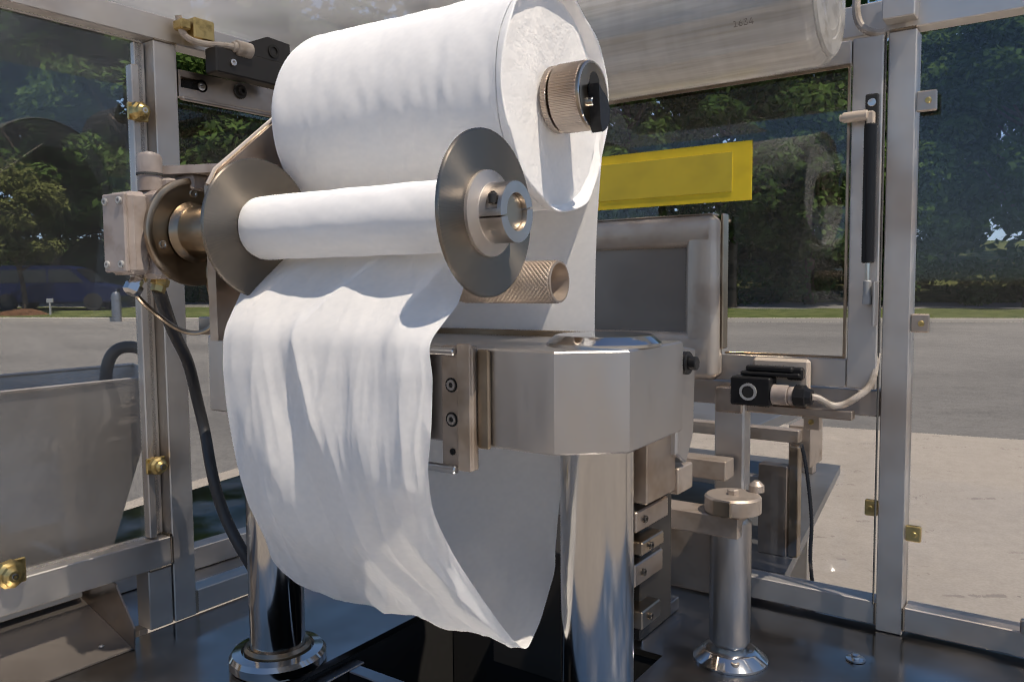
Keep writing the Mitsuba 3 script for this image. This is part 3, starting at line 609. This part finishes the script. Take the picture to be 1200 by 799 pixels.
add(k + '__arm_post', bx(-.80, -.745, -.09, -.03, .865, .892, .004), 'cast_paint', GM)
g = add(k + '__cable_gland', at(lathe([(.014, 0), (.014, .008), (.011, .009), (.011, .018), (.015, .019), (.015, .032), (.010, .037)], 'w', (0, 0, 0), 6).apply_transform(trimesh.transformations.rotation_matrix(math.radians(150), [1, 0, 0])), -.812, -.150, .722), 'chrome', GM, 20)
add(k + '__cable_gland', at(lathe([(.015, 0), (.015, .012), (.012, .013), (.012, .024)], 'w', (0, 0, 0), 6).apply_transform(trimesh.transformations.rotation_matrix(math.radians(160), [1, 0, 0])), -.80, -.118, .716), 'brass', GM, 20)
lab(k, 'greyish brown geared motor with a screwed terminal box left of the reel', 'gear motor')
k = num('hose'); add(k, tube([(-.662, -.198, .700), (-.715, -.150, .664), (-.80, -.068, .604), (-.85, -.010, .55), (-.87, .020, .48), (-.865, .03, .42), (-.83, .013, .367), (-.80, .017, .27), (-.76, .026, .199), (-.74, .06, .11), (-.73, .075, .03), (-.73, .08, .0)], .0105, 14, 90), 'black_rubber', UN); lab(k, 'thick black hose hanging down from the geared motor behind the white sheet', 'hose')
k = num('cable'); add(k, tube([(-.812, -.164, .70), (-.812, -.150, .680), (-.815, -.110, .648), (-.80, -.082, .625), (-.78, -.058, .621), (-.762, -.047, .634), (-.752, -.05, .66), (-.75, -.059, .698), (-.75, -.06, .74)], .0042, 8, 70), 'bronze_steel', GM); lab(k, 'thin brown cable looping under the geared motor', 'cable')

# ---------------------------------------------------------------- draped sheet
LN = [
[(-.520,-.112,.768),(-.482,-.200,.697),(-.444,-.262,.639),(-.434,-.272,.590),(-.424,-.275,.533),(-.407,-.275,.464),(-.392,-.265,.398),(-.399,-.235,.340),(-.413,-.190,.284),(-.425,-.12,.265),(-.45,-.03,.29),(-.49,.07,.36),(-.50,.14,.45),(-.50,.152,.60)],
[(-.405,-.112,.765),(-.372,-.200,.693),(-.339,-.262,.638),(-.329,-.272,.590),(-.313,-.280,.520),(-.303,-.275,.442),(-.305,-.250,.368),(-.325,-.200,.300),(-.361,-.130,.232),(-.372,-.06,.224),(-.39,.01,.26),(-.41,.09,.35),(-.42,.14,.45),(-.42,.152,.60)],
[(-.300,-.112,.763),(-.268,-.200,.690),(-.237,-.262,.638),(-.226,-.272,.591),(-.214,-.280,.519),(-.209,-.270,.443),(-.216,-.240,.364),(-.234,-.180,.288),(-.254,-.105,.223),(-.265,-.04,.215),(-.28,.02,.25),(-.31,.09,.34),(-.32,.14,.45),(-.32,.152,.60)],
[(-.204,-.112,.760),(-.175,-.200,.687),(-.147,-.262,.638),(-.137,-.272,.596),(-.130,-.280,.517),(-.135,-.265,.443),(-.146,-.225,.367),(-.152,-.160,.288),(-.158,-.080,.210),(-.165,-.03,.205),(-.18,.03,.245),(-.205,.10,.32),(-.22,.14,.43),(-.22,.152,.60)],
[(-.112,-.112,.756),(-.074,-.203,.676),(-.070,-.262,.636),(-.058,-.270,.600),(-.066,-.270,.532),(-.080,-.255,.469),(-.097,-.210,.396),(-.101,-.145,.310),(-.082,-.062,.206),(-.086,-.03,.205),(-.100,.03,.240),(-.122,.09,.295),(-.138,.14,.40),(-.135,.152,.60)]]
def drape():
    n, m = 170, 260
    st = np.array(LN); c_ = st[:, 2]; st = np.concatenate([st[:, :2], (c_ + (st[:, 1] - c_) * .14)[:, None], (c_ + (st[:, 3] - c_) * .16)[:, None], st[:, 3:]], axis=1)                                             # 5 x 13 x 3
    d = np.r_[0, np.cumsum(np.linalg.norm(np.diff(st, axis=1), axis=2).mean(0))]; d /= d[-1]
    tt = np.linspace(0, 1, m); lines = CubicSpline(d, st, axis=1)(tt); te0 = (d[2] + d[3]) / 2   # 5 x m x 3
    # keep the crease at the beam's edge fairly crisp
    lin = np.stack([[np.interp(tt, d, st[i, :, c]) for c in range(3)] for i in range(5)]).transpose(0, 2, 1)
    lin = gaussian_filter1d(lin, 1.3, axis=1, mode='nearest'); kk = np.exp(-(np.maximum(0, np.abs(tt - te0) - np.where(tt < te0, .2, .015)) / .07) ** 2)[None, :, None]
    lines = lines * (1 - kk) + lin * kk
    S = np.linspace(0, 1, n); surf = CubicSpline(np.linspace(0, 1, 5), lines, axis=0)(S)   # n x m x 3
    tu = np.gradient(surf, axis=0); tv = np.gradient(surf, axis=1); nr = np.cross(tu, tv); nr /= np.linalg.norm(nr, axis=2)[..., None]
    if nr[n // 2, int(m * .4), 1] > 0: nr = -nr
    s_, t_ = np.meshgrid(S, tt, indexing='ij'); te = (d[2] + d[3]) / 2
    def ridge(s0, t0, s1, t1, wd, amp):
        e = np.array([s1 - s0, t1 - t0]); L2 = e @ e; a = np.clip(((s_ - s0) * e[0] + (t_ - t0) * e[1]) / L2, -.2, 1.2)
        dist = np.hypot(s_ - s0 - a * e[0], (t_ - t0 - a * e[1]) * 1.4)
        return amp * np.exp(-(dist / wd) ** 1.35) * np.clip(1.2 - np.abs(a - .5) * 1.4, 0, 1)
    h = 0
    for r_ in ((.68, .02, .36, te + .005, .038, .013), (.36, te, .44, .27, .030, .009), (.34, .01, .06, te, .045, .008), (.93, .03, .80, te, .04, .008), (.16, te, .24, .36, .06, .006), (.28, te + .03, .38, .36, .04, -.004),
               (.62, te + .06, .74, .42, .07, .006), (.84, te + .02, .90, .36, .06, .006), (.46, .24, .66, .50, .05, .007), (.30, .28, .50, .50, .045, -.005), (.80, .34, .95, .53, .05, .006), (.62, .38, .82, .54, .04, -.005), (.12, .30, .30, .48, .05, .005)):
        h = h + ridge(*r_)
    h = h + .010 * (meshkit.fbm(np.stack([s_ * 4.5 - t_ * 2, t_ * 2.5, s_ * 0], -1), 2, 12) - .5) * np.clip((t_ - te) / .1, 0, 1) * np.clip((.72 - t_) / .1, 0, 1)
    for fs, ft, sk, am, sd in ((4.0, 3.0, 3.5, .0042, 31), (7.5, 5.0, -4.5, .0024, 32), (14., 9., 6.0, .0010, 33)):
        nz = meshkit.fbm(np.stack([s_ * fs + t_ * sk, t_ * ft, s_ * 0], -1), 2, sd); h = h + am * (np.clip(1 - np.abs(2 * nz - 1) * 2.6, 0, 1) ** 1.5 - .25) * np.clip((.75 - t_) / .1, 0, 1) * np.clip(.35 + (t_ - te) / .06, .35, 1)
    h = h + .0012 * (meshkit.fbm(np.stack([s_ * 24 + t_ * 8, t_ * 17, s_ * 0], -1), 3, 21) - .5)
    edge = np.exp(-((1 - s_) / .03) ** 2) * .006 * (meshkit.noise(np.stack([t_ * 22, t_ * 0, t_ * 0], -1), 2) - .5)
    h = np.where(t_ < .02, h * t_ / .02, h) * np.clip(.25 + s_ / .07, 0, 1)
    surf = surf + nr * h[..., None]; surf[..., 0] += edge
    return trimesh.Trimesh(surf.reshape(-1, 3), grid_faces(n, m), process=False)
k = 'draped_sheet'; add(k, drape(), 'fabric_sheet', M, True)
lab(k, 'loose white fabric sheet hanging in a wide loop over the front of the press', 'fabric sheet')

# ---------------------------------------------------------------- right hand side of the bed
k = 'clamp_post'
add(k + '__post', bx(-.018, .052, .450, .514, .016, .278, .018), 'satin_steel', M, 60)
cp = add(k + '__cap', lathe([(.046, 0), (.051, .002), (.051, .028), (.047, .032)], 'w', (.022, .478, .280), 48), 'dusty_steel', M)
add(cp + '__bolt', lathe([(.011, 0), (.011, .008), (.008, .010)], 'w', (.022, .478, .3122), 6), 'dusty_steel', M, 20); add(cp + '__notch', bx(.002, .036, .4255, .432, .281, .311), 'bronze_steel', M)
add(cp + '__lug', lathe([(.014, 0), (.014, .012), (.006, .02)], 'w', (.052, .52, .3122), 20), 'dusty_steel', M)
fg = add(k + '__base_flange', lathe([(.068, 0), (.068, .004), (.050, .020), (.040, .024)], 'w', (.020, .478, .0005), 56), 'chrome', M)
add(fg + '__screw', socket_screw('w', (.045, .432, .012), .008, .006), 'dusty_steel', M)
add(k + '__arm', bx(-.20, .045, .440, .500, .240, .279), 'dusty_steel', M); add(k + '__arm', bx(-.17, -.09, .30, .438, .245, .28), 'dusty_steel', M)
lab(k, 'short steel clamp post with a round notched cap and polished base flange', 'clamp post')
k = 'lower_tooling'
add(k + '__block', bx(-.135, -.035, .515, .60, .10, .236), 'dusty_steel', M); add(k + '__block', bx(-.40, -.18, .50, .62, .03, .30), 'satin_steel', M)
add(k + '__base', bx(-.42, -.15, .46, .64, .001, .029), 'bed_steel', M); add(k + '__rail', bx(-.36, -.04, .61, .66, .30, .34), 'dusty_steel', M)
add(k + '__black_housing', bx(-.34, -.16, .22, .43, .002, .232), 'black_oxide', M)
for v_ in (.26, .32, .38): add(k + '__bolt', socket_screw('u', (-.16, v_, .19), .008, .006), 'chrome', M)
lab(k, 'brown steel tooling blocks in the shadow behind the clamp post arm', 'tooling')
k = 'sensor_bracket'
add(k + '__post', bx(-.100, -.036, .672, .715, .001, .470, .004), 'tube_steel'); add(k + '__head', bx(-.098, -.039, .668, .7155, .4305, .484, .003), 'warm_steel'); add(k + '__crossbar', bx(-.037, .17, .690, .714, .432, .450), 'warm_steel')
add(k + '__clamp_plate', bx(-.03, .085, .70, .718, .452, .545, .008), 'tan_plastic')
lab(k, 'upright square tube with a short crossbar holding the black switch', 'bracket')
k = 'door_switch'
add(k + '__body', bx(-.060, .022, .655, .698, .4505, .509, .003), 'black_plastic')
lr = add(k + '__lens_ring', ringlathe([(.0125, 0), (.0175, 0), (.0175, .003), (.0125, .003)], 'v', (-.022, .6515, .479), 32), 'steel_galv'); add(lr + '__lens', cyl('v', (-.022, .652, .479), .0123, .002), 'dark_hole')
add(k + '__actuator', cat_(bx(-.045, .075, .670, .699, .5100, .519, .003), bx(.045, .078, .68, .70, .505, .53, .004), bx(-.035, .06, .672, .698, .5195, .531, .003)), 'black_plastic')
cn = add(k + '__connector', cat_(cyl('u', (.0225, .673, .475), .0205, .032), cyl('u', (.055, .673, .475), .018, .010)), 'cast_paint')
add(cn + '__nut', lathe([(.019, 0), (.0225, .002), (.0225, .022), (.018, .024), (.015, .034)], 'u', (.0655, .673, .475), 8), 'black_plastic', EN, 15)
for u, w in ((-.057, .505), (-.006, .505), (-.006, .453), (-.03, .4515)): add(k + '__screw', lathe([(.0035, 0), (.0035, .002), (.002, .003)], 'w' , (u, .660, w), 12), 'chrome')
lab(k, 'black switch box with a round lens and screwed cable connector', 'switch')
k = num('cable'); add(k, tube([(.099, .673, .475), (.115, .680, .470), (.135, .69, .459), (.155, .70, .463), (.176, .71, .478), (.190, .722, .492), (.1985, .735, .52), (.2015, .748, .56)], .0065, 10, 60), 'cable_grey'); lab(k, 'grey cable curving from the black switch up to the right post', 'cable')

# outside the rear wall
k = 'discharge_table'
add(k + '__base_plate', prism([(-.95, .842), (.001, .842), (-.167, 2.03), (-1.1, 2.03)], 'w', .022, .05), 'dull_plate', EN, False)
add(k + '__top', bx(-.95, -.13, 1.02, 1.9, .315, .345), 'dull_plate'); add(k + '__front_beam', bx(-.95, -.015, .985, 1.018, .318, .349), 'dusty_steel')
add(k + '__column', bx(-.098, -.03, .95, .983, .051, .268), 'warm_steel'); add(k + '__column', bx(-.028, -.006, .955, .984, .051, .316), 'bronze_steel'); add(k + '__tie', bx(-.95, -.10, .955, .98, .20, .235), 'satin_steel')
add(k + '__hood', bx(-.048, .004, 1.0185, 1.125, .255, .356), 'dusty_steel')
for u, v in ((-.92, 1.03), (-.92, 1.84), (-.25, 1.84)): add(k + '__column', bx(u, u + .04, v, v + .04, .051, .314), 'dusty_steel')
for u, v in ((-.12, .87), (-.9, .88), (-.30, 1.9), (-.9, 1.9)): add(k + '__leg', bx(u, u + .06, v, v + .05, -.944, .021), 'tube_steel')
lab(k, 'low steel discharge table with brown columns outside the rear panel, behind the clamp post', 'table')
k = num('cable'); add(k, tube([(.030, .85, .345), (.040, .85, .30), (.050, .85, .23), (.055, .85, .158), (.053, .85, .10), (.060, .85, .03), (.07, .86, -.3), (.06, .9, -.9)], .0042, 8, 60), 'black_rubber'); lab(k, 'thin dark cable dangling outside the rear panel beside the discharge table', 'cable')

# hopper and chute outside the left wall
k = 'hopper'
HB0, HB1 = (-1.40, -.55), (-1.40, .13)
def hop():
    top = [HB0, (-1.09, -.55), (-1.09, .026), HB1]; bot = [(-1.30, -.36), (-1.11, -.36), (-1.11, -.100), (-1.30, -.03)]
    V = np.array([(u, v, w) for P, w in ((top, .508), (bot, .13)) for u, v in P] + [(u * .996 - .004 * (1 if u < -1.3 else -0), v, w) for P, w in ((top, .508), (bot, .13)) for u, v in P]); F = []
    for i in range(4):
        j = (i + 1) % 4; F += [[i, j, 4 + j], [i, 4 + j, 4 + i]]
    return trimesh.Trimesh(V, F, process=False)
add(k + '__shell', hop(), 'dull_steel', EN, False)
add(k + '__rim', tube([(-1.085, -.55, .510), (-1.085, -.2, .510), (-1.088, .029, .510), (*HB1, .510), (*HB0, .510), (-1.085, -.55, .510)], .004, 8, 6, False), 'tube_steel')
add(k + '__spout', bx(-1.29, -1.12, -.34, -.15, .07, .135), 'dull_steel', EN)
add(k + '__handle', tube([(-1.22, -.03, .44), (-1.218, -.028, .53), (-1.205, -.01, .565), (-1.18, .02, .567), (-1.16, .042, .54), (-1.155, .05, .46)], .013, 14, 40), 'black_rubber')
lab(k, 'tapered stainless hopper with a curved dark handle outside the left panel', 'hopper')
k = 'outfeed_chute'
def wedge(): return trimesh.convex.convex_hull(np.array([(u, v, w) for v in (-.80, -.142) for u, w in ((-.95, .001), (-.95, .004), (-1.35, .121), (-1.35, .001))]))
add(k + '__slope', wedge(), 'dark_sheet', EN, False)
add(k + '__cheek', prism([(.001, -.948), (.043, -.944), (.119, -1.010), (.122, -1.35), (.001, -1.35)], 'v', -.1415, -.138), 'warm_steel', EN, False)
add(k + '__rivet', lathe([(.005, 0), (.005, .001), (.003, .003)], 'w', (-.985, -.185, .0145), 14), 'chrome')
lab(k, 'brown sloping sheet steel chute under the lower left rail', 'chute')

# ---------------------------------------------------------------- under the roof
k = 'film_roll'
FW, FR_ = 1.190, .113
def filmr():
    U = np.linspace(-.42, .150, 70); A = np.linspace(0, 2 * np.pi, 121); a, b = np.meshgrid(U, A, indexing='ij')
    r = FR_ + .003 * (meshkit.fbm(np.stack([a * 5, np.cos(b) * 2.5, np.sin(b) * 2.5], -1), 3, 5) - .5) * 2 + .003 * np.exp(-((b - 4.0) / .05) ** 2) + .003 * np.exp(-((b - 3.4) / .04) ** 2) - .012 * np.clip((a - .135) / .015, 0, 1) ** 2
    return trimesh.Trimesh(np.stack([a, .54 + r * np.cos(b), FW + r * np.sin(b)], -1).reshape(-1, 3), grid_faces(70, 121)[:, ::-1], process=False), np.c_[a.ravel(), b.ravel() / 6.283]
fm, fuv = filmr(); add(k + '__wound_film', fm, 'film_wound', EN, True, uv=fuv)
add(k + '__end_disc', lathe([(.100, 0), (.101, .003), (.096, .007), (.07, .008), (.068, .006), (.055, .007), (.052, .005), (.03, .005)], 'u', (.1492, .54, FW), 56), 'film_end')
add(k + '__core', cyl('u', (-.44, .54, FW), .028, .592), 'bronze_steel')
add(k + '__hanger', bx(-.455, -.441, .50, .7635, 1.17, 1.225), 'satin_steel')
t1 = meshkit.text_mesh('1634', .0105, .0004); 
def on_roll2(m, u0, ang):
    v = np.array(m.vertices); R0 = FR_ + .0025; a = ang - v[:, 1] / R0
    return trimesh.Trimesh(np.c_[u0 + v[:, 0], .54 + (R0 + v[:, 2] * .2) * np.cos(a), FW + (R0 + v[:, 2] * .2) * np.sin(a)], m.faces, process=False)
add(k + '__printed_number', on_roll2(t1, .020, math.radians(207)), 'ink', EN, False)
lab(k, 'translucent grey film roll with a small dark number, under the roof at right', 'film roll')
k = num('cable'); add(k, tube([(.152, .74, 1.26), (.152, .738, 1.215), (.163, .736, 1.186), (.182, .736, 1.172), (.203, .740, 1.169)], .0075, 10, 40), 'cable_grey'); lab(k, 'short grey cable bent at the top of the right post', 'cable')
k = 'roof_switch'
add(k + '__body', bx(-.965, -.925, .07, .26, 1.138, 1.19, .003), 'black_oxide'); add(k + '__head', prism([(.12, 1.1905), (.26, 1.1905), (.26, 1.235), (.20, 1.238), (.12, 1.20)], 'u', -.962, -.928), 'black_oxide', EN, 20)
add(k + '__port', ringlathe([(.009, 0), (.014, 0), (.014, .003), (.009, .003)], 'u', (-.928, .215, 1.21), 28), 'dark_hole')
cn = add(k + '__connector', cat_(cyl('v', (-.926, .118, 1.196), .016, .036), cyl('v', (-.926, .110, 1.196), .011, .012)), 'cable_grey'); add(k + '__screw', socket_screw('u', (-.925, .108, 1.163), .007, .006), 'chrome')
lab(k, 'dark switch with a grey connector under the roof, left of the big roll', 'switch')
k = num('cable'); add(k, tube([(-.975, .02, 1.246), (-.975, .024, 1.225), (-.970, .030, 1.208), (-.955, .055, 1.196), (-.935, .085, 1.195), (-.926, .112, 1.196)], .0065, 10, 50), 'cable_grey'); lab(k, 'grey cable bending from the roof to the dark switch', 'cable')
k = num('cable_clamp'); add(k + '__saddle', bx(-.990, -.958, .016, .038, 1.218, 1.238, .003), 'brass'); add(k + '__block', bx(-.985, -.955, .042, .09, 1.204, 1.246, .003), 'brass'); lab(k, 'small brass clamp under the roof holding the grey cable', 'cable clamp')
